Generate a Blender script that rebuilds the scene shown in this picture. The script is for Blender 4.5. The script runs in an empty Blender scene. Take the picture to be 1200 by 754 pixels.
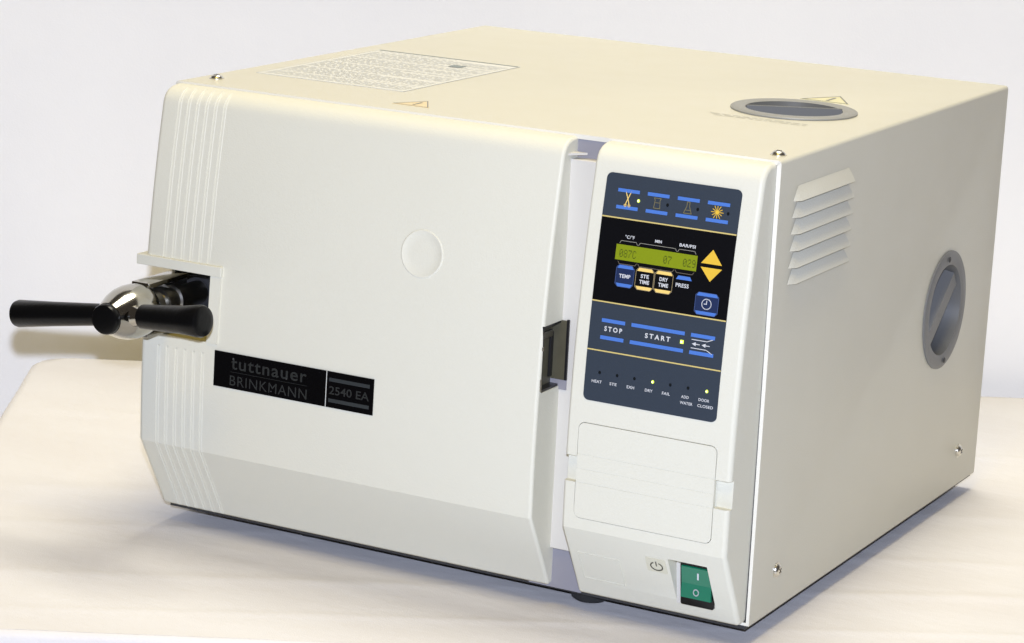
import bpy, bmesh, math, random
from mathutils import Vector, Matrix, noise
random.seed(4)
scene = bpy.context.scene
COL = scene.collection
PI = math.pi

# ------------------------------------------------------------------ camera model (fitted)
F = 3248.5
CAM = Vector((0.76963, -1.893065, 0.708834))
R = Matrix(((0.880023, 0.472466, 0.048323), (0.149389, -0.17879, -0.97248), (-0.450824, 0.863024, -0.22792)))
def ray(u, v): return R.transposed() @ Vector(((u-600)/F, (v-377)/F, 1))
def on_plane(u, v, ax, c):
    d = ray(u, v); i = 'xyz'.index(ax); return CAM + d*((c-CAM[i])/d[i])
W, D, H = .5456, .5318, .365
TZ = -.015                                   # table top
def Yf(z): return -.0465 + .389*(z-.1)**2     # gently bowed plastic front
def on_face(u, v):
    c = -.035
    for _ in range(15):
        P = on_plane(u, v, 'y', c); c = Yf(P.z)
    return P.x, P.z
def S(x, z, off=0):                           # point on the bowed front
    d = .778*(z-.1); n = Vector((0, -1, d)).normalized()
    return Vector((x, Yf(z), z)) + n*off
CH0, CH1 = (-.0459, .066), (-.0095, .003)
CHS = (CH1[0]-CH0[0])/(CH1[1]-CH0[1])
def Yc(z): return CH0[0] + CHS*(z-CH0[1])
def on_chamfer(u, v):
    c = -.03
    for _ in range(30):
        P = on_plane(u, v, 'y', c); c = .5*c+.5*Yc(P.z)
    return P.x, P.z
def SC(x, z, off=0):
    n = Vector((0, -1, CHS)).normalized()
    return Vector((x, Yc(z), z)) + n*off

# ------------------------------------------------------------------ materials
def mat(name, col, rough=.5, metal=0, bump=0, bscale=800, emit=None, estr=0, vary=0, vscale=6, spec=.5, coat=0, sheen=0, trans=0):
    m = bpy.data.materials.new(name); m.use_nodes = True
    nt = m.node_tree; b = nt.nodes['Principled BSDF']
    c = (*col, 1)
    b.inputs['Base Color'].default_value = c
    b.inputs['Roughness'].default_value = rough
    b.inputs['Metallic'].default_value = metal
    b.inputs['Specular IOR Level'].default_value = spec
    if coat: b.inputs['Coat Weight'].default_value = coat; b.inputs['Coat Roughness'].default_value = .05
    if trans: b.inputs['Transmission Weight'].default_value = trans
    if emit:
        b.inputs['Emission Color'].default_value = (*emit, 1); b.inputs['Emission Strength'].default_value = estr
    tc = nt.nodes.new('ShaderNodeTexCoord')
    if vary:
        n = nt.nodes.new('ShaderNodeTexNoise'); n.inputs['Scale'].default_value = vscale; n.inputs['Detail'].default_value = 5
        nt.links.new(tc.outputs['Object'], n.inputs['Vector'])
        mx = nt.nodes.new('ShaderNodeMix'); mx.data_type = 'RGBA'
        mx.inputs[6].default_value = tuple(x*(1-vary) for x in col)+(1,)
        mx.inputs[7].default_value = tuple(min(1, x*(1+vary)) for x in col)+(1,)
        nt.links.new(n.outputs['Fac'], mx.inputs[0]); nt.links.new(mx.outputs[2], b.inputs['Base Color'])
        mr = nt.nodes.new('ShaderNodeMapRange'); mr.inputs['To Min'].default_value = rough-.06; mr.inputs['To Max'].default_value = rough+.06
        n3 = nt.nodes.new('ShaderNodeTexNoise'); n3.inputs['Scale'].default_value = 25; n3.inputs['Detail'].default_value = 4
        nt.links.new(tc.outputs['Object'], n3.inputs['Vector'])
        nt.links.new(n3.outputs['Fac'], mr.inputs['Value']); nt.links.new(mr.outputs[0], b.inputs['Roughness'])
    if bump:
        n2 = nt.nodes.new('ShaderNodeTexNoise'); n2.inputs['Scale'].default_value = bscale; n2.inputs['Detail'].default_value = 3
        nt.links.new(tc.outputs['Object'], n2.inputs['Vector'])
        bp = nt.nodes.new('ShaderNodeBump'); bp.inputs['Strength'].default_value = bump; bp.inputs['Distance'].default_value = .001
        nt.links.new(n2.outputs['Fac'], bp.inputs['Height']); nt.links.new(bp.outputs['Normal'], b.inputs['Normal'])
    return m
M = {}
M['case'] = mat('cream enamel', (.635, .615, .515), .38, bump=.2, bscale=700, vary=.025, vscale=5)
M['plastic'] = mat('ivory plastic', (.70, .687, .585), .5, bump=.22, bscale=750, vary=.015, vscale=9, spec=.35)
M['rim'] = mat('bare sheet edge', (.74, .72, .64), .5)
M['strip'] = mat('white strip', (.60, .58, .535), .45, spec=.3)
M['black'] = mat('black plastic', (.012, .012, .013), .3)
M['grip'] = mat('black grip', (.003, .003, .0032), .28, bump=.15, bscale=300, spec=.22)
M['dark'] = mat('dark inside', (.03, .03, .032), .6)
M['gloss'] = mat('gloss black', (.002, .002, .0025), .12, spec=.3)
M['rubber'] = mat('rubber', (.02, .02, .02), .7)
M['chrome'] = mat('chrome', (.50, .48, .43), .13, metal=1, bump=.12, bscale=120, vary=.12, vscale=40)
M['steel'] = mat('dull steel', (.33, .32, .29), .3, metal=1, vary=.1, vscale=50)
M['screw'] = mat('screw steel', (.7, .68, .62), .28, metal=1)
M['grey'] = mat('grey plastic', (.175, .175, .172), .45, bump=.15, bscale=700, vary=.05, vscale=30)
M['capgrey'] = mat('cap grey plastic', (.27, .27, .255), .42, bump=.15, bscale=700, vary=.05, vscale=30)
M['shadegrey'] = mat('shaded grey plastic', (.13, .131, .128), .5, spec=.3)  # darker copy of the grey: recess shade painted into bowls and cap web
M['keygrey'] = mat('slate film', (.034, .045, .062), .42, bump=.05, bscale=700, spec=.25)
M['keyblack'] = mat('black film', (.003, .003, .004), .35, spec=.2)
M['blue'] = mat('blue ink', (.07, .18, .55), .45, spec=.25)
M['yellow'] = mat('yellow ink', (.74, .47, .04), .45)
M['gold'] = mat('gold ink', (.60, .48, .17), .45)
M['cream_y'] = mat('pale yellow ink', (.85, .60, .17), .45)
M['white'] = mat('white ink', (.60, .61, .62), .5)
M['lineg'] = mat('grey ink', (.22, .22, .21), .5)
M['lcd'] = mat('lcd', (.20, .25, .008), .3, emit=(.22, .27, .005), estr=.10)
M['lcdink'] = mat('lcd ink', (.045, .06, .004), .4)
M['ledoff'] = mat('unlit lamp', (.006, .008, .009), .25)
M['ledon'] = mat('lit lamp', (.6, .75, .05), .3, emit=(.62, .85, .06), estr=1.0)
M['ledhot'] = mat('lit lamp core', (.8, .9, .5), .3, emit=(.9, 1, .45), estr=1.3)
M['green'] = mat('green rocker', (.002, .16, .085), .22, coat=.4, spec=.5)
M['name'] = mat('smoke grey ink', (.026, .028, .027), .25)
M['nameglint'] = mat('painted glint', (.10, .10, .10), .25, metal=.3)  # colour of the glints painted on the nameplate
M['namebar'] = mat('grey bar ink', (.030, .035, .037), .35)
M['latch'] = mat('latch metal', (.085, .078, .050), .40, metal=0, vary=.3, vscale=60)
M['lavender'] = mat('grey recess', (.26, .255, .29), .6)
M['paper'] = mat('label paper', (.69, .69, .645), .4)
M['ltext'] = mat('label print', (.58, .60, .61), .5)
M['lhead'] = mat('label header', (.20, .24, .25), .5)
M['warn'] = mat('warning yellow', (.76, .62, .36), .4)
M['warn2'] = mat('warning pale yellow', (.70, .66, .38), .4)
M['bei'] = mat('beige sticker', (.64, .62, .49), .45)
M['symb'] = mat('symbol ink', (.08, .075, .05), .5)

# ------------------------------------------------------------------ mesh helpers
LOC0 = Vector((-.27, .26, TZ))
def obj(name, bm, mats, parent=None, smooth=None, bevel=None):
    me = bpy.data.meshes.new(name)
    if isinstance(bm, bmesh.types.BMesh):
        bmesh.ops.recalc_face_normals(bm, faces=bm.faces[:])
        bm.to_mesh(me); bm.free()
    else:
        me = bm; me.name = name
    if not isinstance(mats, (list, tuple)): mats = [mats]
    if len(me.materials) == 0:
        for k in mats: me.materials.append(M[k])
    o = bpy.data.objects.new(name, me); COL.objects.link(o)
    if parent is not None:
        o.parent = parent; o.matrix_parent_inverse = Matrix.Translation(-LOC0)
        if parent.type == 'MESH': o.matrix_parent_inverse = Matrix.Identity(4)
    if smooth:
        for p in me.polygons: p.use_smooth = True
        me.set_sharp_from_angle(angle=math.radians(smooth))
    return o
class NB:                                    # bmesh wrapper
    def __new__(cls):
        b = bmesh.new(); return B(b)
class B:
    def __init__(s, b): s.b = b
    def get(s, *a): return False
    def poly(s, pts, mi=0):
        vs = [s.b.verts.new(p) for p in pts]; f = s.b.faces.new(vs); f.material_index = mi; return f
    def prism(s, lo, hi, mi=0):              # two matching loops
        n = len(lo); a = [s.b.verts.new(p) for p in lo]; c = [s.b.verts.new(p) for p in hi]
        fs = [s.b.faces.new(a[::-1]), s.b.faces.new(c)]
        for i in range(n): fs.append(s.b.faces.new((a[i], a[(i+1) % n], c[(i+1) % n], c[i])))
        for f in fs: f.material_index = mi
        return fs
    def box(s, x0, x1, y0, y1, z0, z1, mi=0, bev=0):
        lo = [(x0, y0, z0), (x1, y0, z0), (x1, y1, z0), (x0, y1, z0)]
        fs = s.prism(lo, [(p[0], p[1], z1) for p in lo], mi)
        if bev:
            es = list({e for f in fs for e in f.edges})
            r = bmesh.ops.bevel(s.b, geom=es, offset=bev, segments=3, affect='EDGES', profile=.5)
            for f in r['faces']: f.material_index = mi
    def rings(s, rings, mi=0, cap=(True, True), closed=True):
        L = [[s.b.verts.new(p) for p in r] for r in rings]; n = len(L[0])
        for a, c in zip(L, L[1:]):
            for i in range(n if closed else n-1):
                f = s.b.faces.new((a[i], a[(i+1) % n], c[(i+1) % n], c[i])); f.material_index = mi
        if cap[0]: s.b.faces.new(L[0][::-1]).material_index = mi
        if cap[1]: s.b.faces.new(L[-1]).material_index = mi
        return L
    def lathe(s, origin, axis, prof, mi=0, n=40, cap=(True, True)):   # prof: (t along axis, radius)
        o = Vector(origin); a = Vector(axis).normalized()
        u = a.orthogonal().normalized(); w = a.cross(u)
        s.rings([[o + a*t + (u*math.cos(2*PI*k/n) + w*math.sin(2*PI*k/n))*r for k in range(n)] for t, r in prof], mi, cap)
    def mesh(s): return s.b
def mk(name, B_, mats, parent=None, smooth=None):
    return obj(name, B_.b, mats, parent, smooth)
_dg = None
def boolean(o, cutters, op='DIFFERENCE'):
    for c in cutters:
        md = o.modifiers.new('b', 'BOOLEAN'); md.operation = op; md.solver = 'EXACT'; md.object = c
    dg = bpy.context.evaluated_depsgraph_get(); dg.update()
    me = bpy.data.meshes.new_from_object(o.evaluated_get(dg))
    o.modifiers.clear(); old = o.data; o.data = me; me.name = old.name
    for c in cutters: bpy.data.objects.remove(c)
def resmooth(o, ang):
    for p in o.data.polygons: p.use_smooth = True
    o.data.set_sharp_from_angle(angle=math.radians(ang))
def weighted(o):
    md = o.modifiers.new('wn', 'WEIGHTED_NORMAL'); md.mode = 'FACE_AREA'; md.weight = 90; md.keep_sharp = True
def bevel_mod(o, w, ang=35, seg=2):
    md = o.modifiers.new('bev', 'BEVEL'); md.width = w; md.segments = seg; md.limit_method = 'ANGLE'; md.angle_limit = math.radians(ang)
    md.harden_normals = False; md.use_clamp_overlap = True
def text_tris(body, width=None, height=None, spacing=1.0, bold=0.0):
    """font outline -> list of triangles/polys in 2D, centred, scaled to width x height"""
    cu = bpy.data.curves.new('t', 'FONT'); cu.body = body; cu.size = 1; cu.space_character = spacing; cu.offset = bold
    cu.resolution_u = 3; cu.align_x = 'LEFT'
    o = bpy.data.objects.new('t', cu); COL.objects.link(o)
    dg = bpy.context.evaluated_depsgraph_get(); dg.update()
    me = bpy.data.meshes.new_from_object(o.evaluated_get(dg))
    vs = [v.co.copy() for v in me.vertices]; ps = [tuple(p.vertices) for p in me.polygons]
    bpy.data.objects.remove(o); bpy.data.meshes.remove(me)
    x0, x1 = min(v.x for v in vs), max(v.x for v in vs); y0, y1 = min(v.y for v in vs), max(v.y for v in vs)
    sx = width/(x1-x0) if width else None; sy = height/(y1-y0) if height else None
    sx = sx or sy; sy = sy or sx
    return [((v.x-(x0+x1)/2)*sx, (v.y-(y0+y1)/2)*sy) for v in vs], ps
def put_text(b, body, x, z, mapper, width=None, height=None, off=.0003, mi=0, spacing=1.0, bold=0.0, shear=0):
    pts, ps = text_tris(body, width, height, spacing, bold)
    vs = [b.b.verts.new(mapper(x+p[0]+shear*p[1], z+p[1], off)) for p in pts]
    for p in ps:
        try: f = b.b.faces.new([vs[i] for i in p]); f.material_index = mi
        except ValueError: pass
def put_poly(b, pts, mapper, off=.0002, mi=0):
    return b.poly([mapper(x, z, off) for x, z in pts], mi)
def put_rect(b, x0, x1, z0, z1, mapper, off=.0002, mi=0, nz=1):
    for i in range(nz):
        a, c = z0+(z1-z0)*i/nz, z0+(z1-z0)*(i+1)/nz
        put_poly(b, [(x0, a), (x1, a), (x1, c), (x0, c)], mapper, off, mi)
def put_line(b, pts, w, mapper, off=.0003, mi=0, closed=False):
    P = [Vector(p) for p in pts]; n = len(P)
    segs = [(P[i], P[(i+1) % n]) for i in range(n if closed else n-1)]
    for a, c in segs:
        d = (c-a).normalized(); q = Vector((-d.y, d.x))*w/2; e = d*w*.3
        put_poly(b, [a-q-e, c-q+e, c+q+e, a+q-e], mapper, off, mi)
def circ(cx, cz, r, n=28, rz=None): return [(cx+r*math.cos(2*PI*k/n), cz+(rz or r)*math.sin(2*PI*k/n)) for k in range(n)]
def rrect(x0, x1, z0, z1, r, n=6):
    out = []
    for cx, cz, a0 in ((x1-r, z0+r, -90), (x1-r, z1-r, 0), (x0+r, z1-r, 90), (x0+r, z0+r, 180)):
        for k in range(n+1):
            a = math.radians(a0+90*k/n); out.append((cx+r*math.cos(a), cz+r*math.sin(a)))
    return out

# ------------------------------------------------------------------ the autoclave
root = bpy.data.objects.new('autoclave', None); COL.objects.link(root)
root.location = LOC0; root.empty_display_size = .1
root['label'] = 'cream tabletop autoclave with black T handle, dark keypad and green switch on cloth'
root['category'] = 'autoclave'

# housing: bent sheet steel shell
hb = NB()
hb.box(-W, 0, 0, D, 0, H)
es_s = []
for e in hb.b.edges:
    m = (e.verts[0].co+e.verts[1].co)/2; d = (e.verts[0].co-e.verts[1].co)
    if abs(d.y) > .1 and m.z > .3: es_s.append(e)
bmesh.ops.bevel(hb.b, geom=es_s, offset=.003, segments=4, affect='EDGES', profile=.5)
es = [e for e in hb.b.edges if abs((e.verts[0].co-e.verts[1].co).y) < .001 and ((e.verts[0].co+e.verts[1].co)/2).y > D-.001]
bmesh.ops.bevel(hb.b, geom=es, offset=.002, segments=2, affect='EDGES', profile=.5)
front = [f for f in hb.b.faces if f.calc_center_median().y < .0005 and abs(f.normal.y) > .9]
r = bmesh.ops.inset_region(hb.b, faces=front, thickness=.0036)
for f in hb.b.faces:
    if abs(f.calc_center_median().y) < .0004 and f not in front: f.material_index = 1
for f in front:
    f.material_index = 2
    ex = bmesh.ops.extrude_face_region(hb.b, geom=[f])
    bmesh.ops.translate(hb.b, vec=(0, .012, 0), verts=[g for g in ex['geom'] if isinstance(g, bmesh.types.BMVert)])
    for g in ex['geom']:
        if isinstance(g, bmesh.types.BMFace): g.material_index = 2
    bmesh.ops.delete(hb.b, geom=[f], context='FACES_ONLY')
    break
housing = mk('housing', hb, ['case', 'rim', 'dark'], root, 40)

# louvers pressed out of the right side: six, copied
def louver_mesh():
    b = NB(); y0, y1, h, d = 0, .121, .0112, .0046
    P = {'a': (0, y0, .0), 'b': (0, y0+.008, h), 'c': (0, y1-.009, h), 'd': (0, y1, 0),
         'e': (d, y0+.0065, .0), 'f': (d, y1-.004, .0)}
    m = {k: b.b.verts.new(v) for k, v in P.items()}
    m['g'] = b.b.verts.new((d*.62, y0+.0078, h*.5)); m['h'] = b.b.verts.new((d*.62, y1-.007, h*.5))
    for q, mi in (('egha'[:0] or 'efhg', 0), ('ghcb', 0), ('aegb', 0), ('dchf', 0), ('adfe', 1)):
        b.b.faces.new([m[k] for k in q]).material_index = mi
    return b
lz = [.3306, .3178, .3050, .2920, .2788, .2663]
lo0 = None
for i, z in enumerate(lz):
    if lo0 is None:
        lo0 = mk('louver', louver_mesh(), ['case', 'black'], housing, 36); o = lo0
    else:
        o = lo0.copy(); COL.objects.link(o)
    o.location = (.0002, .0278-.0001*i, z)

# round recessed carrying grip / reservoir cap: flange, dished pocket, diametral web
def round_recess(name, c, n_ax, bar_dir, parent, Rr=.053, hole=.0405, mt='grey'):
    n = Vector(n_ax); u = Vector(bar_dir).normalized(); w = n.cross(u); c = Vector(c)
    b = NB(); N = 64
    def ring(r, h): return [c+n*h+(u*math.cos(2*PI*k/N)+w*math.sin(2*PI*k/N))*r for k in range(N)]
    b.rings([ring(Rr, .0003), ring(Rr, .0013), ring(Rr-.0015, .0022), ring(hole+.003, .0023), ring(hole, .0014)], 0, (False, False))
    o = mk(name, b, [mt], parent, 35)
    b = NB(); b.rings([ring(hole, .0014), ring(hole-.0015, -.004), ring(hole-.004, -.016 if mt == 'grey' else -.0105)], 0, (False, True)); mk('recess_bowl', b, ['shadegrey'], o, 35)  # bowl coloured darker than its flange to stand for shade
    return o, c, n, u, w
def cut_hole(o, c, n, r, depth):
    b = NB(); b.lathe(Vector(c)-Vector(n)*depth, n, [(0, r), (depth+.01, r)], 0, 64)
    k = mk('cut', b, 'dark'); boolean(o, [k])
capc = (-.0905, .2410, H); sidec = (0, .4010, .1795)
cut_hole(housing, capc, (0, 0, 1), .045, .022); cut_hole(housing, sidec, (1, 0, 0), .045, .022)
resmooth(housing, 40)

def web(b, c, n, u, w, half, wid, htop, hbot, off=0):
    lo = [c+u*a+w*(q+off)+n*hbot for a, q in ((-half, -wid/2), (half, -wid/2), (half, wid/2), (-half, wid/2))]
    hi = [c+u*a+w*(q+off)+n*htop for a, q in ((-half, -wid/2*.6), (half, -wid/2*.6), (half, wid/2*.6), (-half, wid/2*.6))]
    b.prism(lo, hi)
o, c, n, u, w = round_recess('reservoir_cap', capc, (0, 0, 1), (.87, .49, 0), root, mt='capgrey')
b = NB(); web(b, c, n, u, w, .0400, .0070, .0030, -.0095); mk('cap_web', b, ['shadegrey'], o)
for s in (-1, 1):
    b = NB(); b.lathe(c+w*.012+u*.01*s-n*.0104, n, [(0, .0022), (.0012, .002), (.0018, .001)], 0, 16); mk('rivet', b, 'screw', o, 60)
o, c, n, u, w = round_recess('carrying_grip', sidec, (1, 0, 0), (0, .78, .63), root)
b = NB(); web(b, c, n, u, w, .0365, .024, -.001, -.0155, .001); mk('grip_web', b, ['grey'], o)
for s in (-1, 1):
    b = NB(); b.lathe(c+Vector((.0032, -.004*s, .0462*s)), n, [(0, .0026), (.0004, .0022)], 0, 16); mk('rivet', b, 'dark', o)

def screw(p, ax):
    b = NB(); b.lathe((0, 0, 0), ax, [(0, .0064), (.0006, .0064), (.0007, .0054), (.0016, .0051), (.0026, .0040), (.0032, .0024), (.0034, .0008)], 0, 28)
    a = Vector(ax); u = a.orthogonal().normalized(); w = a.cross(u)
    for q, r in ((u, w), (w, u)):
        b.prism([a*.0027+q*.0024*i+r*.0004*j for i, j in ((-1, -1), (1, -1), (1, 1), (-1, 1))], [a*.0035+q*.0024*i+r*.0004*j for i, j in ((-1, -1), (1, -1), (1, 1), (-1, 1))], 1)
    o = mk('screw', b, ['screw', 'dark'], root, 40); o.location = Vector(p); return o
screw((-.0131, .0245, H), (0, 0, 1)); screw((-.5280, .0345, H), (0, 0, 1))
screw((0, .0493, .0328), (1, 0, 0)); screw((0, .4770, .0328), (1, 0, 0))

# base plate and feet
b = NB(); b.box(-W+.003, -.003, .001, D-.004, -.0035, -.0005); mk('base_plate', b, 'dark', root)
for x, y in ((-.150, .028), (-.42, .04), (-.15, .48), (-.42, .48)):
    b = NB(); b.lathe((x, y, TZ), (0, 0, 1), [(0, .013), (.002, .0155), (.0115, .018)], 0, 32); mk('foot', b, 'rubber', root, 50)

# moulded fronts -----------------------------------------------------
def front_profile():
    pts = [(.0012, .0015), (-.0075, .0018)]; keys = []
    pts += [(CH1[0]-.0008, CH1[1]+.0006)]
    for t in (.2, .4, .6, .8): pts.append((CH1[0]+(CH0[0]-CH1[0])*t, CH1[1]+(CH0[1]-CH1[1])*t))
    pts += [(-.0459, .0660)]
    zs = [.075, .09, .11, .13, .149, .151, .17, .19, .21, .2233, .2247, .24, .26, .28, .30, .32, .335, .345]
    for z in zs: pts.append((Yf(z), z))
    pts += [(-.0222, .3505), (-.0207, .3545), (-.0180, .3583), (-.0140, .3610), (-.0092, .3626), (-.0040, .3632), (.0012, .3634)]
    return pts
PROF = front_profile()
def prof_norm(i):
    if i == 0: return Vector((0, -1))
    if i == len(PROF)-1: return Vector((0, 1))
    a = Vector(PROF[i-1]); c = Vector(PROF[i+1]); d = (c-a).normalized(); return Vector((-d.y, d.x))
NORM = [prof_norm(i) for i in range(len(PROF))]
def shell(xl, xr, rl, rr, grooves=()):
    b = NB(); secs = []
    def sec(x, off, g=0):
        out = []
        for i, (y, z) in enumerate(PROF):
            o = off
            if g and z < .3618 and i > 1 and not (.150 < z < .2240): o += g
            q = Vector((y, z)) - NORM[i]*o
            if i in (0, len(PROF)-1): q.x = .0012
            out.append((x, q.x, q.y))
        return out
    K = 5
    for k in range(K): th = PI/2*k/K; secs.append(sec(xl+rl*(1-math.cos(th)), rl*(1-math.sin(th))))
    secs.append(sec(xl+rl, 0))
    for g in grooves:
        for dx, dp in ((-.0016, 0), (-.0012, .0009), (.0009, .0009), (.0012, -.0003), (.0015, -.0003), (.0020, 0)): secs.append(sec(g+dx, 0, dp))
    secs.append(sec(xr-rr, 0))
    for k in range(K-1, -1, -1): th = PI/2*k/K; secs.append(sec(xr-rr*(1-math.cos(th)), rr*(1-math.sin(th))))
    b.rings(secs, 0, (True, True))
    bmesh.ops.recalc_face_normals(b.b, faces=b.b.faces[:])
    return b
def cutbox(*a):
    b = NB(); b.box(*a); return mk('cut', b, 'dark')

door = mk('door_cover', shell(-.5440, -.1700, .0045, .0028, [-.5255+.0088*i for i in range(6)]), ['plastic'], root)
# opening for the closing handle, latch notch
boolean(door, [cutbox(-.60, -.4775, -.09, .02, .1600, .2155), cutbox(-.179, -.16, -.0405, .02, .1665, .2195)])
resmooth(door, 22); weighted(door)
# raised frame round the opening
b = NB()
b.box(-.5505, -.4665, -.0442, -.006, .2157, .2243, 0, .0007)
b.prism([S(x, z, -.004) for x, z in ((-.4773, .1600), (-.4668, .1600), (-.4668, .2155), (-.4773, .2155))], [S(x, z, .0018) for x, z in ((-.4773, .1600), (-.4672, .1600), (-.4672, .2155), (-.4773, .2155))])
mk('opening_frame', b, ['plastic'], door)
# round blanking disc
cx, cz, cr = -.2828, .2605, .0190
b = NB(); N = 64
def dr(r, off): return [S(cx+r*math.cos(2*PI*k/N), cz+r*math.sin(2*PI*k/N), off) for k in range(N)]
b.rings([dr(cr, -.001), dr(cr, .0003), dr(cr-.0005, .0006), dr(cr-.0012, .0006), dr(cr-.0017, .0003), dr(cr*.5, .0003)], 0, (False, True))
mk('blanking_disc', b, ['plastic'], door, 60)

# nameplate
x0, x1, z0, z1 = -.4692, -.3164, .1252, .1549; xd = -.3607
b = NB()
for a, c in ((x0, xd-.0004), (xd+.0004, x1)):
    b.prism([S(x, z, -.0005) for x, z in ((a, z0), (c, z0), (c, z1), (a, z1))], [S(x, z, .0009) for x, z in ((a, z0), (c, z0), (c, z1), (a, z1))])
npl = mk('nameplate', b, ['gloss'], door)
b = NB()
put_rect(b, xd-.0004, xd+.0004, z0, z1, S, .0006, 0)
mk('divider', b, 'paper', npl)
b = NB()
put_text(b, 'tuttnauer', -.4158, .1460, S, .0730, .0088, .0011, 0, 1.12, .012)
put_text(b, 'BRINKMANN', -.4158, .1322, S, .0745, .0083, .0011, 0, 1.10, .0)
put_rect(b, -.4530, -.3785, .13915, .13945, S, .0011, 0)
put_text(b, '2540 EA', -.3388, .1397, S, .0375, .0068, .0011, 0, 1.0, .01)
put_rect(b, -.3580, -.3198, .1468, .1498, S, .0011, 1)
put_rect(b, -.3580, -.3198, .1297, .1327, S, .0011, 1)
for k, (tx, tz, tr) in enumerate(((-.4503, .1504, .0009), (-.3985, .1420, .0006), (-.4125, .1293, .0005))):
    put_poly(b, circ(tx, tz, tr, 10), S, .00125, 2)  # small pale dots painted as glints on the gloss
mk('lettering', b, ['name', 'namebar', 'nameglint'], npl)

# narrow white strip between door and control panel
b = NB(); b.box(-.1800, -.1434, -.0095, .004, .0335, .3470, 0, .0006)
mk('door_post', b, ['strip'], root)
b = NB()
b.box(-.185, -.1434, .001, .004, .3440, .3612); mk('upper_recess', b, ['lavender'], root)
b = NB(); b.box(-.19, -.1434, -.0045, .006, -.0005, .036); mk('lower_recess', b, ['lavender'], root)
b = NB()   # little strike tongue above the strip
b.prism([(-.1712, -.016, .3500), (-.1712, -.002, .3500), (-.1600, -.002, .3500)], [(-.1712, -.016, .3518), (-.1712, -.002, .3518), (-.1600, -.002, .3518)])
mk('strike_tongue', b, ['strip'], root)

# latch
b = NB()
b.box(-.1788, -.1775, -.0404, -.001, .1666, .2194, 0)
b.box(-.1775, -.1634, -.0108, -.0060, .1720, .2195, 0)
b.box(-.1775, -.1634, -.0106, -.0060, .1640, .1718, 3)
b.box(-.1652, -.1632, -.0112, -.0060, .1720, .2205, 1)
b.box(-.1776, -.1705, -.0400, -.0385, .1670, .2190, 1)
b.box(-.1776, -.1705, -.0385, -.0110, .2175, .2190, 1)
b.box(-.1776, -.1705, -.0385, -.0110, .1668, .1685, 1)
b.box(-.1777, -.1745, -.034, -.0150, .2070, .2125, 2, .0006)
b.box(-.1777, -.1760, -.036, -.0300, .1720, .2040, 2, .0005)
b.box(-.1777, -.1758, -.016, -.0110, .1740, .2100, 1, .0005)
latch = mk('door_latch', b, ['latch', 'black', 'steel', 'lavender'], root)
b = NB(); b.box(-.1712, -.1694, -.0425, -.0405, .1680, .1780, 0, .0004); mk('catch', b, ['screw'], latch)
b = NB(); b.box(-.1710, -.1695, -.0412, -.0395, .2000, .2035, 0, .0004); mk('catch', b, ['screw'], latch)
# control panel ------------------------------------------------------
cpn = mk('control_panel', shell(-.1430, -.0038, .0025, .0040), ['plastic'], root)
cx0, cx1, cz0, cz1 = -.1327, -.0169, .0757, .1514
def facecut(loop, d0, d1):
    b = NB(); b.prism([S(x, z, -d0) for x, z in loop], [S(x, z, d1) for x, z in loop]); return mk('cut', b, 'dark')
cutters = [facecut(rrect(cx0-.0005, cx1+.0005, cz0-.0005, cz1+.0005, .0055), .004, .01),
           facecut([(-.16, .1035), (-.128, .1035), (-.128, .1243), (-.16, .1243)], .0062, .01),
           facecut([(-.022, .1040), (.01, .1040), (.01, .1262), (-.022, .1262)], .0062, .01)]
# switch pocket in the chamfer
SWY = -.0205
b = NB()
lo = [(-.0545, SWY+.004, .0125), (-.0215, SWY+.004, .0125), (-.0215, SWY-.0025, .0545), (-.0545, SWY-.0025, .0545)]
b.prism(lo, [(x, -.07, z) for x, y, z in lo]); cutters.append(mk('cut', b, 'dark'))
for c_ in cutters: boolean(cpn, [c_])
resmooth(cpn, 22); weighted(cpn)
# service cover plate with three shiplap lines
b = NB(); loop = rrect(cx0, cx1, cz0, cz1, .005)
b.prism([S(x, z, -.0035) for x, z in loop], [S(x, z, .0004) for x, z in loop])
cov = mk('cover_plate', b, ['plastic'], cpn)
gc = []
for z in (.1265, .1150, .1040):
    gb = NB(); lp = [(-.14, z-.0004), (-.01, z-.0004), (-.01, z+.0004), (-.14, z+.0004)]
    gb.prism([S(x, q, -.0003) for x, q in lp], [S(x, q, .005) for x, q in lp]); gc.append(mk('cut', gb, 'dark'))
for g_ in gc: boolean(cov, [g_])
# embossed patch, sticker with the power symbol
b = NB()
e0, e1, f0, f1 = -.1340, -.0985, .0185, .0430
lp = [(e0, f0), (e1, f0), (e1, f1), (e0, f1)]
for i in range(4):
    a, c = Vector(lp[i]), Vector(lp[(i+1) % 4]); d = (c-a).normalized(); q = Vector((-d.y, d.x))*.0006
    P = [a-q, c-q, c+q, a+q]
    b.prism([SC(p.x, p.y, -.001) for p in P], [SC(p.x, p.y, .0005) for p in P])
mk('embossed_outline', b, ['plastic'], cpn)
b = NB(); sp = rrect(-.0742, -.0572, .0395, .0525, .0008, 3)
b.prism([SC(x, z, -.0003) for x, z in sp], [SC(x, z, .00025) for x, z in sp])
stk = mk('power_sticker', b, ['bei'], cpn)
b = NB(); sc_ = (-.0655, .0452)
arc = [(sc_[0]+.0050*math.sin(math.radians(t)), sc_[1]+.0036*math.cos(math.radians(t))) for t in range(28, 333, 16)]
put_line(b, arc, .0010, SC, .0005); put_line(b, [(sc_[0], sc_[1]+.0004), (sc_[0], sc_[1]+.0044)], .0010, SC, .0005)
mk('power_symbol', b, ['symb'], stk)

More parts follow.
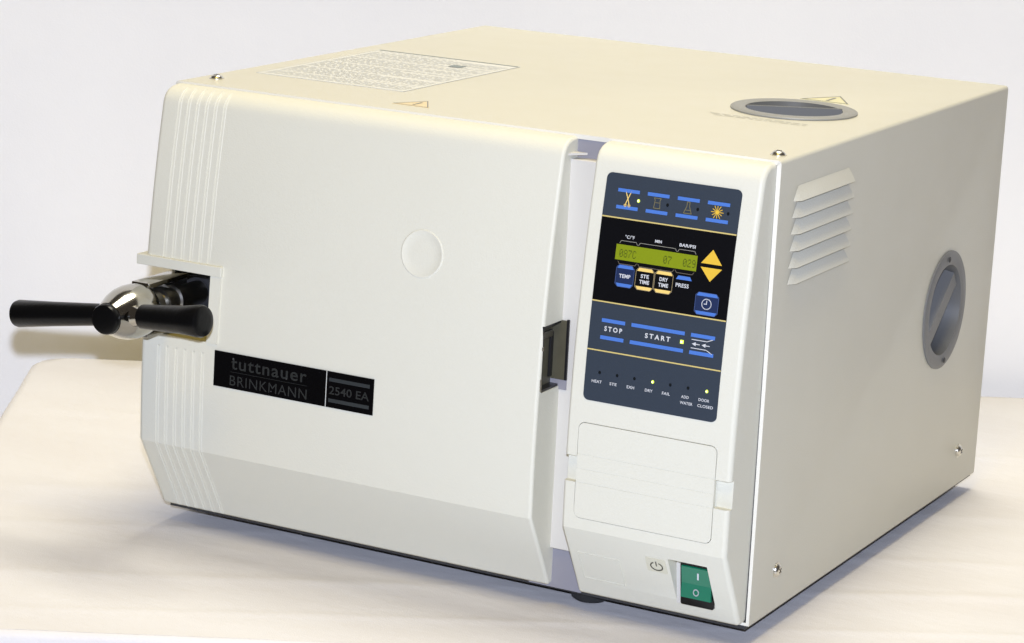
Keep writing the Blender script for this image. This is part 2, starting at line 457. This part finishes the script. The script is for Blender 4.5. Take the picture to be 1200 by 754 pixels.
# power switch
b = NB()
def SW(x, z, off=0):
    t = (z-.0125)/.042; return Vector((x, SWY+.004-.0065*t-off, z))
lp = rrect(-.0502, -.0222, .0140, .0490, .0015, 3)
b.prism([SW(x, z, -.001) for x, z in lp], [SW(x, z, .0022) for x, z in lp])
sw = mk('power_switch', b, ['gloss'], root)
b = NB(); x0, x1 = -.0487, -.0236
pr = [(.0208, .0018), (.0212, .0052), (.0330, .0034), (.0467, .0038), (.0475, .0018)]
b.prism([SW(x0, z, o) for z, o in pr], [SW(x1, z, o) for z, o in pr]); rk = mk('rocker', b, ['green'], sw)
b = NB()
put_rect(b, -.0352, -.0338, .0375, .0430, lambda x, z, o: SW(x, z, .0039+o), .0002, 0)
ring = circ(-.0358, .0268, .0021, 20, .0024)
put_line(b, ring, .0009, lambda x, z, o: SW(x, z, .0056-.00015*(z-.0212)*1000+o), .0003, 0, True)
mk('switch_marks', b, ['white'], rk)
# the housing of the pocket, white side strip
b = NB(); b.prism([SW(x, z, -.001) for x, z in ((-.0540, .0135), (-.0503, .0135), (-.0503, .0500), (-.0540, .0500))], [SW(x, z, .0008) for x, z in ((-.0540, .0135), (-.0503, .0135), (-.0503, .0500), (-.0540, .0500))]); mk('switch_frame', b, ['strip'], sw)

# keypad -------------------------------------------------------------
kx0, kx1, kz0, kz1 = -.1312, -.0195, .1697, .3438
zl = (.3115, .2388, .2096)        # the three golden rules (centre heights), refined from the photo
def ka(a, b_): return on_face(670+a/4.714, 190+b_/4.714)
def kb(a, b_): return on_face(670+a/4.714, 340+b_/4.714)
zl = tuple((p[1]+q[1])/2 for p, q in ((ka(185, 298), ka(920, 405)), (kb(132, 57), kb(868, 175)), (kb(103, 325), kb(828, 448))))
b = NB()
out = rrect(kx0, kx1, kz0, kz1, .0045, 6)
zs = sorted({round(z, 6) for x, z in out} | set(zl) | {kz0+(kz1-kz0)*i/30 for i in range(31)})
def xr_at(z, x0=kx0, x1=kx1, r=.0045):
    d = 0
    if z < kz0+r: d = r-math.sqrt(max(0, r*r-(kz0+r-z)**2))
    if z > kz1-r: d = r-math.sqrt(max(0, r*r-(z-kz1+r)**2))
    return x0+d, x1-d
for a, c in zip(zs, zs[1:]):
    if c-a < 1e-6: continue
    l0, r0 = xr_at(a); l1, r1 = xr_at(c); zm = (a+c)/2
    mi = 1 if zl[1] < zm < zl[0] else 0
    b.poly([S(l0, a, .0006), S(r0, a, .0006), S(r1, c, .0006), S(l1, c, .0006)], mi)
    b.poly([S(l0, a, -.0005), S(l0, a, .0006), S(l1, c, .0006), S(l1, c, -.0005)], mi)
    b.poly([S(r0, a, .0006), S(r0, a, -.0005), S(r1, c, -.0005), S(r1, c, .0006)], mi)
bmesh.ops.remove_doubles(b.b, verts=b.b.verts[:], dist=1e-6)
key = mk('keypad', b, ['keygrey', 'keyblack'], root)
KO = .0008
for z in zl:
    b = NB(); put_rect(b, kx0+.0002, kx1-.0002, z-.0005, z+.0005, S, KO, 0); mk('dividing_rule', b, 'gold', key)
LZ = .00095
def kcen(f, *pts):
    P = [f(*p) for p in pts]; return sum(p[0] for p in P)/len(P), sum(p[1] for p in P)/len(P)
def bar(b, x0, x1, z, h=.0031, mi=0): put_rect(b, x0, x1, z-h/2, z+h/2, S, LZ, mi)
# cycle selectors: two blue bars with a yellow pictogram
mo = [((255, 153), (383, 168), (245, 245), (372, 262), (313, 205)), ((420, 177), (547, 192), (407, 269), (535, 287), (475, 232)),
      ((583, 200), (715, 217), (572, 293), (703, 311), (645, 257)), ((750, 222), (883, 242), (738, 318), (870, 336), (807, 277))]
rowz = sum(kcen(ka, m[0], m[1])[1] for m in mo)/4; rowz2 = sum(kcen(ka, m[2], m[3])[1] for m in mo)/4
for i, m in enumerate(mo):
    xc = (kcen(ka, m[0], m[1])[0]+kcen(ka, m[2], m[3])[0])/2; hw = .0090; zc = (rowz+rowz2)/2
    b = NB(); bar(b, xc-hw, xc+hw, rowz, .0026); bar(b, xc-hw, xc+hw, rowz2, .0026)
    xi = ka(*m[4])[0]
    if i == 0:
        put_line(b, [(xi-.0022, zc+.0058), (xi+.0009, zc-.0018), (xi+.0019, zc-.0055)], .0007, S, LZ, 1)
        put_line(b, [(xi+.0022, zc+.0058), (xi-.0009, zc-.0018), (xi-.0019, zc-.0055)], .0007, S, LZ, 1)
        for s in (-1, 1): put_line(b, circ(xi+.0016*s, zc-.0046, .0010, 10), .0004, S, LZ, 1, True)
    if i == 1:
        put_line(b, [(xi-.0028, zc+.0040), (xi+.0028, zc+.0040), (xi+.0020, zc+.0022), (xi+.0026, zc-.0035), (xi-.0026, zc-.0035), (xi-.0020, zc+.0022)], .00045, S, LZ, 1, True)
        put_line(b, [(xi-.0016, zc+.0006), (xi+.0016, zc+.0006)], .0004, S, LZ, 1)
    if i == 2:
        put_line(b, [(xi-.0011, zc+.0045), (xi+.0011, zc+.0045), (xi+.0011, zc+.0012), (xi+.0032, zc-.0040), (xi-.0032, zc-.0040), (xi-.0011, zc+.0012)], .00045, S, LZ, 1, True)
        put_line(b, [(xi-.0018, zc-.0016), (xi+.0018, zc-.0016)], .0004, S, LZ, 1)
    if i == 3:
        for k in range(6):
            a = PI*k/6; L = .0050 if k % 2 == 0 else .0044
            put_line(b, [(xi-L*math.cos(a), zc-L*math.sin(a)), (xi+L*math.cos(a), zc+L*math.sin(a))], .0005, S, LZ, 1)
        put_poly(b, circ(xi, zc, .0015, 12), S, LZ+.0001, 1)
    mk('cycle_button', b, ['blue', 'cream_y' if i == 0 else 'yellow' if i == 3 else 'dimyellow'] if False else ['blue', 'cream_y' if i in (0,) else 'yellow'], key) if i in (0, 3) else mk('cycle_button', b, ['blue', 'gold'], key)
M['dimgold'] = mat('faint gold ink', (.20, .17, .07), .5)
for o in COL.objects:
    if o.name.startswith('cycle_button') and o.data.materials[1] == M['gold']: o.data.materials[1] = M['dimgold']
def led(x, z, on, r=.0011, square=False):
    b = NB(); r2 = r*1.15
    if square: lo = [(x-r, z-r), (x+r, z-r), (x+r, z+r), (x-r, z+r)]
    else: lo = circ(x, z, r, 16, r2)
    hi = [(x+(p[0]-x)*.7, z+(p[1]-z)*.7) for p in lo]
    b.prism([S(*p, .0005) for p in lo], [S(*p, .0013) for p in hi], 0)
    if on: put_poly(b, [(x+(p[0]-x)*.55, z+(p[1]-z)*.55) for p in lo], S, .0014, 1)
    mk('indicator_light', b, ['ledon', 'ledhot'] if on else ['ledoff', 'ledoff'], key)
lz_ = (rowz+rowz2)/2
for i, (p, on) in enumerate((((371, 217), 1), ((531, 238), 0), ((698, 262), 0), ((866, 287), 0))): led(ka(*p)[0], lz_, on, .0012)
# display captions
def cap(body, x, z, w_, h_, sp=1.05, bold=.015, name='caption'):
    b = NB(); lines = body if isinstance(body, list) else [(body, 0, w_)]
    for t_, dz, ww in lines: put_text(b, t_, x, z+dz, S, ww, h_, LZ, 0, sp, bold)
    mk(name, b, ['white'], key)
cz_ = lambda *ps: sum(ka(*p)[1] for p in ps)/len(ps)
zc = cz_((325, 415), (482, 440), (643, 465))
cap('°C/°F', ka(325, 415)[0], zc, .0078, .0026, 1.05, .015)
cap('MIN', ka(482, 440)[0], zc, .0056, .0022, 1.0, .03)
cap('BAR/PSI', ka(643, 465)[0], zc, .0133, .0024, 1.0, .02)
cap('PRESS', ka(613, 683)[0], ka(613, 683)[1], .0108, .0030, 1.05, .02)
stx = kb(232, 220); cap('STOP', stx[0], stx[1], .0150, .0038, 1.5, .03)
stx = kb(477, 262); cap('START', stx[0], stx[1], .0210, .0038, 1.5, .03)
leds = [(156, 455), (253, 470), (348, 490), (449, 510), (546, 524), (644, 543), (748, 562)]
zL = sum(kb(*p)[1] for p in leds)/7
labs = [('HEAT', 141, 503, .0085), ('STE', 231, 520, .0060), ('EXH', 327, 538, .0062), ('DRY', 428, 555, .0064), ('FAIL', 523, 573, .0066)]
zT = sum(kb(a, c)[1] for _, a, c, w_ in labs)/5
for t, a, c, w_ in labs: cap(t, kb(a, c)[0], zT, w_, .0022, 1.05, .015)
xa = kb(637, 600)[0]; xb = kb(742, 620)[0]
cap('ADD', kb(628, 590)[0], zT, .0062, .0022, 1.05, .015); cap('WATER', xa, zT-.0046, .0105, .0022, 1.05, .015)
cap('DOOR', kb(733, 607)[0], zT, .0088, .0022, 1.05, .015); cap('CLOSED', xb, zT-.0046, .0128, .0022, 1.05, .015)
# brackets above and under the display
ln = NB()
zt, zb_ = cz_((275, 437), (385, 450), (570, 478), (680, 490)), cz_((268, 450), (372, 464), (580, 494), (688, 506))
for a, c in (((268, 450), (366, 462)), ((372, 462), (582, 494)), ((588, 495), (690, 506))):
    xa_, xb_ = ka(*a)[0], ka(*c)[0]
    put_line(ln, [(xa_, zb_), (xa_+.0012, zt), (xb_-.0012, zt), (xb_, zb_)], .00035, S, LZ, 0)
zt2 = cz_((258, 548), (365, 573), (560, 605), (672, 612)); 
for a, c in (((258, 550), (360, 575)), ((366, 575), (566, 610)), ((572, 612), (676, 625))):
    xa_, xb_ = ka(*a)[0], ka(*c)[0]
    put_line(ln, [(xa_, zt2+.0008), (xa_+.0012, zt2-.0010), (xb_-.0012, zt2-.0010), (xb_, zt2+.0008)], .0003, S, LZ, 1)
M['dimline'] = mat('faint line ink', (.30, .29, .24), .5)
M['dimline2'] = mat('faint gold line ink', (.20, .17, .12), .5)
mk('bracket_lines', ln, ['dimline', 'dimline2'], key)
# lcd
q = [ka(250, 450), ka(698, 520), ka(690, 605), ka(243, 537)]
lx0, lx1 = (q[0][0]+q[3][0])/2, (q[1][0]+q[2][0])/2; lz1, lz0 = (q[0][1]+q[1][1])/2, (q[2][1]+q[3][1])/2
b = NB(); put_rect(b, lx0, lx1, lz0, lz1, S, LZ, 0, 2)
scr = mk('display_screen', b, ['lcd'], key)
G = {'0': '01110100011001110101110011000101110', '2': '01110100010000100110010001000011111', '7': '11111000010001000100010000100001000',
     '8': '01110100011000101110100011000101110', '9': '01110100011000101111000010000101110', 'C': '01110100011000010000100001000101110'}
b = NB(); px = .00058; pz = .00084
def glyphs(s, xs, zc):
    b = NB()
    for j, ch in enumerate(s):
        for r_ in range(7):
            for c_ in range(5):
                if G[ch][r_*5+c_] == '1':
                    x_, z_ = xs+j*px*6.3+c_*px, zc+(3-r_)*pz
                    if x_+px > lx1-.0004: continue
                    put_rect(b, x_, x_+px*.86, z_-pz*.43, z_+pz*.43, S, LZ+.0002, 0)
    mk('display_digits', b, ['lcdink'], scr)
lm = (lz0+lz1)/2-.0006
glyphs('087C', ka(268, 500)[0], lm); glyphs('07', ka(510, 540)[0], lm); glyphs('029', ka(618, 560)[0], lm)
# arrow buttons
for pts in (((783, 485), (717, 560), (833, 572)), ((715, 577), (833, 597), (767, 663))):
    P = [ka(*p) for p in pts]
    if pts[0][0] == 783: zz = (P[1][1]+P[2][1])/2; P = [((P[1][0]+P[2][0])/2, P[0][1]), (P[1][0], zz), (P[2][0], zz)]
    else: zz = (P[0][1]+P[1][1])/2; P = [(P[0][0], zz), (P[1][0], zz), ((P[0][0]+P[1][0])/2, P[2][1])]
    b = NB(); put_poly(b, P, S, LZ, 0); mk('arrow_button', b, ['yellow'], key)
# soft keys with octagonal outlines
M['navy'] = mat('navy ink', (.010, .022, .075), .4)
def softkey(cx, cz, w_, h_, col, words, name='soft_key'):
    b = NB(); x0, x1, z0, z1 = cx-w_/2, cx+w_/2, cz-h_/2, cz+h_/2; k = .0022
    octo = [(x0+k, z0), (x1-k, z0), (x1, z0+k), (x1, z1-k), (x1-k, z1), (x0+k, z1), (x0, z1-k), (x0, z0+k)]
    put_poly(b, octo, S, .0007+.00012, 2)
    put_line(b, octo, .00035, S, LZ+.0001, 3, True)
    t = .0026
    put_poly(b, [(x0+k, z1-.0002), (x0+.0006, z1-t), (x1-.0006, z1-t), (x1-k, z1-.0002)], S, LZ, 0)
    put_poly(b, [(x0+k, z0+.0002), (x1-k, z0+.0002), (x1-.0006, z0+t), (x0+.0006, z0+t)], S, LZ, 0)
    n = len(words)
    for i, (t_, ww) in enumerate(words):
        put_text(b, t_, cx, cz+(i-(n-1)/2)*-.0043, S, ww, .0029, LZ, 1, 1.05, .03)
    return b
kk = [((248, 580), (348, 590), (343, 690), (243, 672)), ((360, 592), (458, 610), (452, 703), (350, 685)), ((465, 610), (560, 625), (555, 722), (457, 705))]
kc = [kcen(ka, *k_) for k_ in kk]; kcz = sum(c_[1] for c_ in kc)/3
M['dimblue'] = mat('dim blue line', (.06, .10, .25), .4); M['dimamb'] = mat('dim amber line', (.35, .28, .15), .4)
mk('soft_key', softkey(kc[0][0], kcz, .0150, .0165, 0, [('TEMP', .0095)]), ['blue', 'white', 'navy', 'dimblue'], key)
mk('soft_key', softkey(kc[1][0], kcz, .0150, .0165, 0, [('STE', .0068), ('TIME', .0082)]), ['cream_y', 'white', 'keyblack', 'dimamb'], key)
mk('soft_key', softkey(kc[2][0], kcz, .0150, .0165, 0, [('DRY', .0070), ('TIME', .0082)]), ['cream_y', 'white', 'keyblack', 'dimamb'], key)
b = NB(); pc = kcen(ka, (580, 645), (668, 657), (590, 628), (655, 638))
put_poly(b, [(pc[0]-.0065, pc[1]-.0014), (pc[0]+.0065, pc[1]-.0014), (pc[0]+.0048, pc[1]+.0014), (pc[0]-.0048, pc[1]+.0014)], S, LZ, 0)
mk('pressure_mark', b, ['blue'], key)
cc = kcen(kb, (682, 22), (818, 45), (812, 138), (678, 112))
b = softkey(cc[0], cc[1], .0188, .0165, 0, [])
put_line(b, circ(cc[0], cc[1], .0038, 24), .0006, S, LZ+.0001, 1, True)
put_line(b, [(cc[0], cc[1]+.0026), (cc[0], cc[1]), (cc[0]-.0020, cc[1])], .0006, S, LZ+.0001, 1)
mk('clock_key', b, ['blue', 'white', 'navy', 'dimblue'], key)
# stop / start / exhaust
z1_ = (kcen(kb, (170, 165), (298, 185))[1]+kcen(kb, (335, 190), (627, 242))[1]+kcen(kb, (663, 248), (796, 268))[1])/3
z2_ = (kcen(kb, (160, 258), (288, 278))[1]+kcen(kb, (322, 285), (617, 337))[1]+kcen(kb, (650, 345), (783, 365))[1])/3
for nm, a, c, a2, c2 in (('stop_key', (170, 165), (298, 185), (160, 258), (288, 278)), ('start_key', (335, 190), (627, 242), (322, 285), (617, 337)), ('exhaust_key', (663, 248), (796, 268), (650, 345), (783, 365))):
    x0 = (kb(*a)[0]+kb(*a2)[0])/2; x1 = (kb(*c)[0]+kb(*c2)[0])/2
    b = NB(); bar(b, x0, x1, z1_, .0028); bar(b, x0, x1, z2_, .0028)
    if nm == 'exhaust_key':
        zc = (z1_+z2_)/2; xm = (x0+x1)/2
        put_line(b, [(x0+.001, zc+.0032), (x1-.0062, zc+.0032), (x1-.0015, zc+.0052)], .00055, S, LZ, 1)
        put_line(b, [(x0+.001, zc-.0032), (x1-.0062, zc-.0032), (x1-.0015, zc-.0056)], .00055, S, LZ, 1)
        for xx in (x0+.0014, x0+.0094):
            put_poly(b, [(xx, zc), (xx+.0032, zc-.0015), (xx+.0032, zc+.0015)], S, LZ, 1); put_line(b, [(xx+.003, zc), (xx+.0064, zc)], .0006, S, LZ, 1)
    mk(nm, b, ['blue', 'white'], key)
sq = kb(610, 288); led(sq[0], (z1_+z2_)/2, 1, .0015, True)
for i, p in enumerate(leds): led(kb(*p)[0], zL, i in (3, 6), .0012)

# top decals -----------------------------------------------------------
def TOP(x, y, off=0): return Vector((x, y, H+off))
tx0, tx1, ty0, ty1 = -.5226, -.3767, .0865, .2929
b = NB(); b.prism([TOP(x, y, -.0002) for x, y in ((tx0, ty0), (tx1, ty0), (tx1, ty1), (tx0, ty1))], [TOP(x, y, .0003) for x, y in ((tx0, ty0), (tx1, ty0), (tx1, ty1), (tx0, ty1))])
lab = mk('information_label', b, ['paper'], root)
b = NB()
put_rect(b, tx0+.001, tx1-.001, ty1-.004, ty1-.001, TOP, .0005, 1)
y = ty1-.010; row = 0
while y > ty0+.006:
    x = tx0+.004; end = tx1-.004 if row % 7 else tx1-.06
    while x < end:
        L = random.uniform(.003, .011); put_rect(b, x, min(end, x+L), y-.0006, y+.0006, TOP, .0005, 0); x += L+.0018
    y -= .0042 if row % 9 else .0075; row += 1
put_rect(b, -.424, -.411, .2440, .2560, TOP, .0006, 1)
for a, c in (((tx0, ty0), (tx1, ty0)), ((tx1, ty0), (tx1, ty1)), ((tx0, ty0), (tx0, ty1))): put_line(b, [a, c], .0006, TOP, .0005, 0)
mk('label_print', b, ['ltext', 'lhead'], lab)
def tri_sticker(cx, cy, size, ang, m):
    P = [(cx+size*math.cos(ang+2*PI*k/3), cy+size*math.sin(ang+2*PI*k/3)) for k in range(3)]
    b = NB(); b.prism([TOP(x, y, -.0002) for x, y in P], [TOP(x, y, .0003) for x, y in P]); o = mk('warning_sticker', b, [m], root)
    b = NB(); Q = [(cx+(p[0]-cx)*.92, cy+(p[1]-cy)*.92) for p in P]
    put_line(b, Q, size*.05, TOP, .0005, 0, True)
    d = Vector((math.cos(ang), math.sin(ang))); c = Vector((cx, cy))
    put_line(b, [c-d*size*.02, c+d*size*.45], size*.10, TOP, .0005, 0); put_line(b, [c-d*size*.22, c-d*size*.16], size*.12, TOP, .0005, 0)
    mk('exclamation_mark', b, ['lineg'], o)
tri_sticker(-.335, .036, .020, PI/2, 'warn')
tri_sticker(-.090, .3200, .0260, PI/2, 'warn2')
b = NB()   # faint line of print in front of the cap
pA, pB = Vector((-.137, .173)), Vector((-.049, .186))
for rr in range(2):
    x = -.138+.006*rr; 
    while x < -.050:
        L = random.uniform(.003, .009); put_rect(b, x, x+L, .1760-.0065*rr, .1776-.0065*rr, TOP, .0004, 0); x += L+.002
M['faint'] = mat('faint grey print', (.50, .49, .43), .5)
mk('printed_caption', b, ['faint'], root)

# closing handle -------------------------------------------------------
hx, hz = -.525, .1860
b = NB()
b.box(hx-.0085, hx+.0085, -.0745, .0, .2040, .2085, 0, .0008)
b.box(hx-.0085, hx+.0085, -.0745, .0, .1625, .1665, 1, .0008)
b.box(hx-.0085, hx-.0050, -.0740, .0, .1660, .2045, 1)
hd = mk('closing_handle', b, ['chrome', 'steel'], root, 40)
b = NB(); b.lathe((hx, .01, hz), (0, -1, 0), [(0, .010), (.030, .010), (.031, .0125), (.040, .0125), (.041, .0105), (.050, .0105), (.0505, .013), (.058, .013), (.0585, .010), (.066, .010), (.067, .0145), (.078, .0145), (.079, .0105), (.096, .0105)], 0, 40)
mk('spindle', b, ['steel'], hd, 35)
hub = NB(); hub.lathe((hx, -.0700, hz), (0, -1, 0), [(0, .0165), (.001, .0195), (.004, .0214), (.010, .0224), (.017, .0226), (.024, .0218), (.031, .0200), (.037, .0176), (.042, .0154), (.046, .0138), (.048, .0130)], 0, 56)
hb_ = mk('hub', hub, ['chrome'], hd, 60)
b = NB(); b.lathe((hx, -.1175, hz), (0, -1, 0), [(0, .0122), (.001, .0126), (.0045, .0126), (.006, .0118), (.0066, .0098)], 0, 40); mk('hub_cap', b, ['grip'], hd, 35)
bd = Vector((math.cos(math.radians(8)), 0, math.sin(math.radians(8)))); bc = Vector((hx, -.1010, hz))
for s, L, r1, r0 in ((-1, .1065, .0115, .0090), (1, .0905, .0132, .0100)):
    a = bd*s if s < 0 else Vector((math.cos(math.radians(6.5)), -.12, math.sin(math.radians(6.5)))).normalized()
    b = NB(); b.lathe(bc, a, [(.0, .0095), (.018, .0085), (.023, .0064), (.030, .0064)], 0, 32); mk('arm', b, ['chrome'], hd, 45)
    st = .0245 if s > 0 else .0150
    b = NB(); b.lathe(bc+a*st, a, [(0, r0*.8), (.0010, r0), (L*.5, (r0+r1)/2), (L-st-.004, r1), (L-st-.0012, r1*.93), (L-st, r1*.80), (L-st+.0006, r1*.5)], 0, 44); mk('grip', b, ['grip'], hd, 35)

# ------------------------------------------------------------------ table cloth
A0 = math.radians(29.3); e1 = Vector((math.cos(A0), math.sin(A0))); e2 = Vector((-math.sin(A0), math.cos(A0)))
a0, a1, b0, b1 = -.667, 1.15, -.030, .817
def w2(a, c, z): p = e1*a+e2*c; return (p.x, p.y, z)
def cloth_bump(a, c):
    h = .0004*noise.noise(Vector((a*2.2, c*7, 3)))+.0004*noise.noise(Vector((a*5, c*26, 9)))+.00035*noise.noise(Vector((a*16, c*30, 1)))
    for c0, s, k, wd, ph in ((.13, .03, .0013, .010, 0), (.235, -.02, .0011, .008, 2), (.045, .05, .0009, .006, 4), (.36, .01, .0008, .012, 1), (.58, -.03, .001, .01, 5)):
        d = c-(c0+s*a+.006*math.sin(a*5+ph)); h += k*math.exp(-(d/wd)**2)*(.5+.5*noise.noise(Vector((a*3, ph, 0)))+.3)
    return h
def near_machine(x, y):
    dx = max(-x-W-.0, x, 0) if not (-W < x < 0) else 0
    dx = max(-W-x, x-0, 0); dy = max(-.0-y, y-D, 0); return math.hypot(dx, dy)
bm = bmesh.new()
NA, NBv = 300, 200; RR = .045; rad = .006
grid = {}
rows = []
# concentric rings following the rounded rectangle
def rr_point(t_in, k, n):                  # inset t_in (0 edge .. ), param k
    pass
loop = rrect(a0, a1, b0, b1, RR, 10)
# densify
dl = []
for i in range(len(loop)):
    p, q = Vector(loop[i]), Vector(loop[(i+1) % len(loop)]); n = max(1, int((q-p).length/.008))
    for k in range(n): dl.append(p+(q-p)*k/n)
cen = Vector(((a0+a1)/2, (b0+b1)/2))
NR = 90; rings = []
for j in range(NR):
    t = 1-(j/NR)
    ring = []
    for p in dl:
        q = cen+(p-cen)*t if True else p
        # inner corners keep shape
        edge = rad*1.0 if j == 0 else 0
        q2 = Vector((min(max(q.x, a0+rad), a1-rad), min(max(q.y, b0+rad), b1-rad))) if j == 0 else q
        wx = w2(q2.x, q2.y, 0); fade = min(1, near_machine(wx[0], wx[1])/.04)
        h = cloth_bump(q2.x, q2.y)
        ring.append(w2(q2.x, q2.y, TZ-.0016+h*(.4+.6*fade) if near_machine(wx[0], wx[1]) > 0 else TZ-.0016+min(h*.4, .0015)))
    rings.append(ring)
hang = []
nrm = []
n_ = len(dl)
for i in range(n_):
    d = (dl[(i+1) % n_]-dl[i-1]).normalized(); nrm.append(Vector((d.y, -d.x)))
for dz, out in ((.0018, .0015), (.006, .004), (.014, .005), (.05, .007), (.12, .012), (.25, .018), (.45, .022), (.70, .026)):
    ring = []
    for i, p in enumerate(dl):
        s = i*.008; k = min(1, dz/.3)
        f = k*(.014*math.sin(s*23+1.5*math.sin(s*4))+.006*math.sin(s*51))
        f2 = .0010*noise.noise(Vector((s*9, dz*10, 0)))
        q = p+nrm[i]*(out-rad*.2+f+f2); ring.append(w2(q.x, q.y, TZ-dz-.0005))
    hang.append(ring)
bb = B(bm)
allr = hang[::-1]+rings
L = bb.rings(allr, 0, (False, False))
bm.faces.new(L[-1])
tc_m = bpy.data.materials.new('cream cotton cloth'); tc_m.use_nodes = True
def cloth_mat(m, c1, c2, bumpk, sc=(1, 1, 1), fine=900, rough=.9):
    nt = m.node_tree; p = nt.nodes['Principled BSDF']; p.inputs['Roughness'].default_value = rough; p.inputs['Specular IOR Level'].default_value = .15
    tc = nt.nodes.new('ShaderNodeTexCoord'); mp = nt.nodes.new('ShaderNodeMapping'); mp.inputs['Rotation'].default_value = (0, 0, -A0); mp.inputs['Scale'].default_value = sc
    nt.links.new(tc.outputs['Object'], mp.inputs['Vector'])
    n = nt.nodes.new('ShaderNodeTexNoise'); n.inputs['Scale'].default_value = 3.5; n.inputs['Detail'].default_value = 7; n.inputs['Roughness'].default_value = .6
    nt.links.new(mp.outputs[0], n.inputs['Vector'])
    r_ = nt.nodes.new('ShaderNodeValToRGB'); r_.color_ramp.elements[0].position = .35; r_.color_ramp.elements[1].position = .65
    r_.color_ramp.elements[0].color = (*c1, 1); r_.color_ramp.elements[1].color = (*c2, 1)
    nt.links.new(n.outputs['Fac'], r_.inputs[0]); nt.links.new(r_.outputs[0], p.inputs['Base Color'])
    n2 = nt.nodes.new('ShaderNodeTexNoise'); n2.inputs['Scale'].default_value = 22; n2.inputs['Detail'].default_value = 8
    nt.links.new(mp.outputs[0], n2.inputs['Vector'])
    n3 = nt.nodes.new('ShaderNodeTexNoise'); n3.inputs['Scale'].default_value = fine; nt.links.new(tc.outputs['Object'], n3.inputs['Vector'])
    ad = nt.nodes.new('ShaderNodeMath'); ad.operation = 'MULTIPLY_ADD'; ad.inputs[1].default_value = .25
    nt.links.new(n3.outputs['Fac'], ad.inputs[0]); nt.links.new(n2.outputs['Fac'], ad.inputs[2])
    bp = nt.nodes.new('ShaderNodeBump'); bp.inputs['Strength'].default_value = bumpk; bp.inputs['Distance'].default_value = .004
    nt.links.new(ad.outputs[0], bp.inputs['Height']); nt.links.new(bp.outputs['Normal'], p.inputs['Normal'])
cloth_mat(tc_m, (.695, .675, .672), (.72, .706, .708), .26, (1, 2.4, 1))
M['cloth'] = tc_m
cl = obj('tablecloth', bm, ['cloth'], None, 80)
cl['label'] = 'plain cream cloth lying flat over the table beneath the autoclave'; cl['category'] = 'tablecloth'

# ------------------------------------------------------------------ white sheet behind, sweeping to the floor
bd_m = bpy.data.materials.new('white sheet'); bd_m.use_nodes = True
cloth_mat(bd_m, (.91, .91, .915), (.94, .94, .94), .12, (1, 1, 1), 500); M['sheet'] = bd_m
BK = .87
prof = [(-3.2, -.76), (-2.2, -.76), (-1.2, -.76), (-.2, -.76), (.3, -.76)]
prof += [(BK-.4+.4*math.sin(PI/2*k/8), -.36-.4*math.cos(PI/2*k/8)) for k in range(9)]
prof += [(BK, -.3+.02*k) for k in range(1, 70)]
bm = bmesh.new(); bb = B(bm); secs = []
for i in range(221):
    a = -2.2+4.6*i/220
    s = []
    for c, z in prof:
        h = .010*noise.noise(Vector((a*1.3, z*.8, 2)))+.003*noise.noise(Vector((a*4, z*3, 5)))
        if z > -.3: h += .003*math.exp(-((a-.62+.5*(z-.45))/.02)**2)*max(0, 1-abs(z-.55)/.3)
        s.append(w2(a, c-h if z > -.7 else c, z if z > -.7 else z+h*.5))
    secs.append(s)
bb.rings(secs, 0, (False, False), closed=False)
bk = obj('backdrop', bm, ['sheet'], None, 80); bk['kind'] = 'structure'

# ------------------------------------------------------------------ lights
shadow_tip = Vector((0, 0, 0))
d = ray(20.5, 401); t = (BK-(CAM.x*e2.x+CAM.y*e2.y))/(d.x*e2.x+d.y*e2.y); shp = CAM+d*t
tip = bc-bd*.1065
ldir = (tip-shp).normalized()
FD = 2.42
lp = tip+ldir*FD
def lamp(name, typ, loc, col, power, size, target):
    l = bpy.data.lights.new(name, typ); l.energy = power; l.color = col
    if typ == 'AREA': l.shape = 'DISK'; l.size = size
    else: l.shadow_soft_size = size
    o = bpy.data.objects.new(name, l); COL.objects.link(o); o.location = loc
    o.rotation_euler = (Vector(target)-Vector(loc)).to_track_quat('-Z', 'Y').to_euler(); return o
lamp('flash', 'AREA', lp, (.715, .79, 1.0), 58.5, .035, (-.2, .2, .15))
lamp('ceiling_lamp', 'AREA', (-.17, .74, 3.3), (1, .945, .79), 86, 1.4, (-.2, .2, .1))
lamp('room_lamp', 'AREA', (.2, -1.3, 2.6), (1, .70, .08), 20, 1.0, (-.3, .3, .1))
wd = bpy.data.worlds.new('World'); scene.world = wd; wd.use_nodes = True
bgn = wd.node_tree.nodes['Background']; bgn.inputs[0].default_value = (1, .86, .75, 1); bgn.inputs[1].default_value = .06

# ------------------------------------------------------------------ camera
cd = bpy.data.cameras.new('camera'); co = bpy.data.objects.new('camera', cd); COL.objects.link(co); scene.camera = co
cd.sensor_width = 36; cd.sensor_fit = 'HORIZONTAL'; cd.lens = F/1200*36; cd.clip_start = .05; cd.clip_end = 60
mw = Matrix((R[0], -R[1], -R[2])).transposed().to_4x4(); mw.translation = CAM; co.matrix_world = mw
scene.view_settings.view_transform = 'Standard'; scene.view_settings.look = 'None'
scene.view_settings.exposure = 0; scene.view_settings.gamma = 1
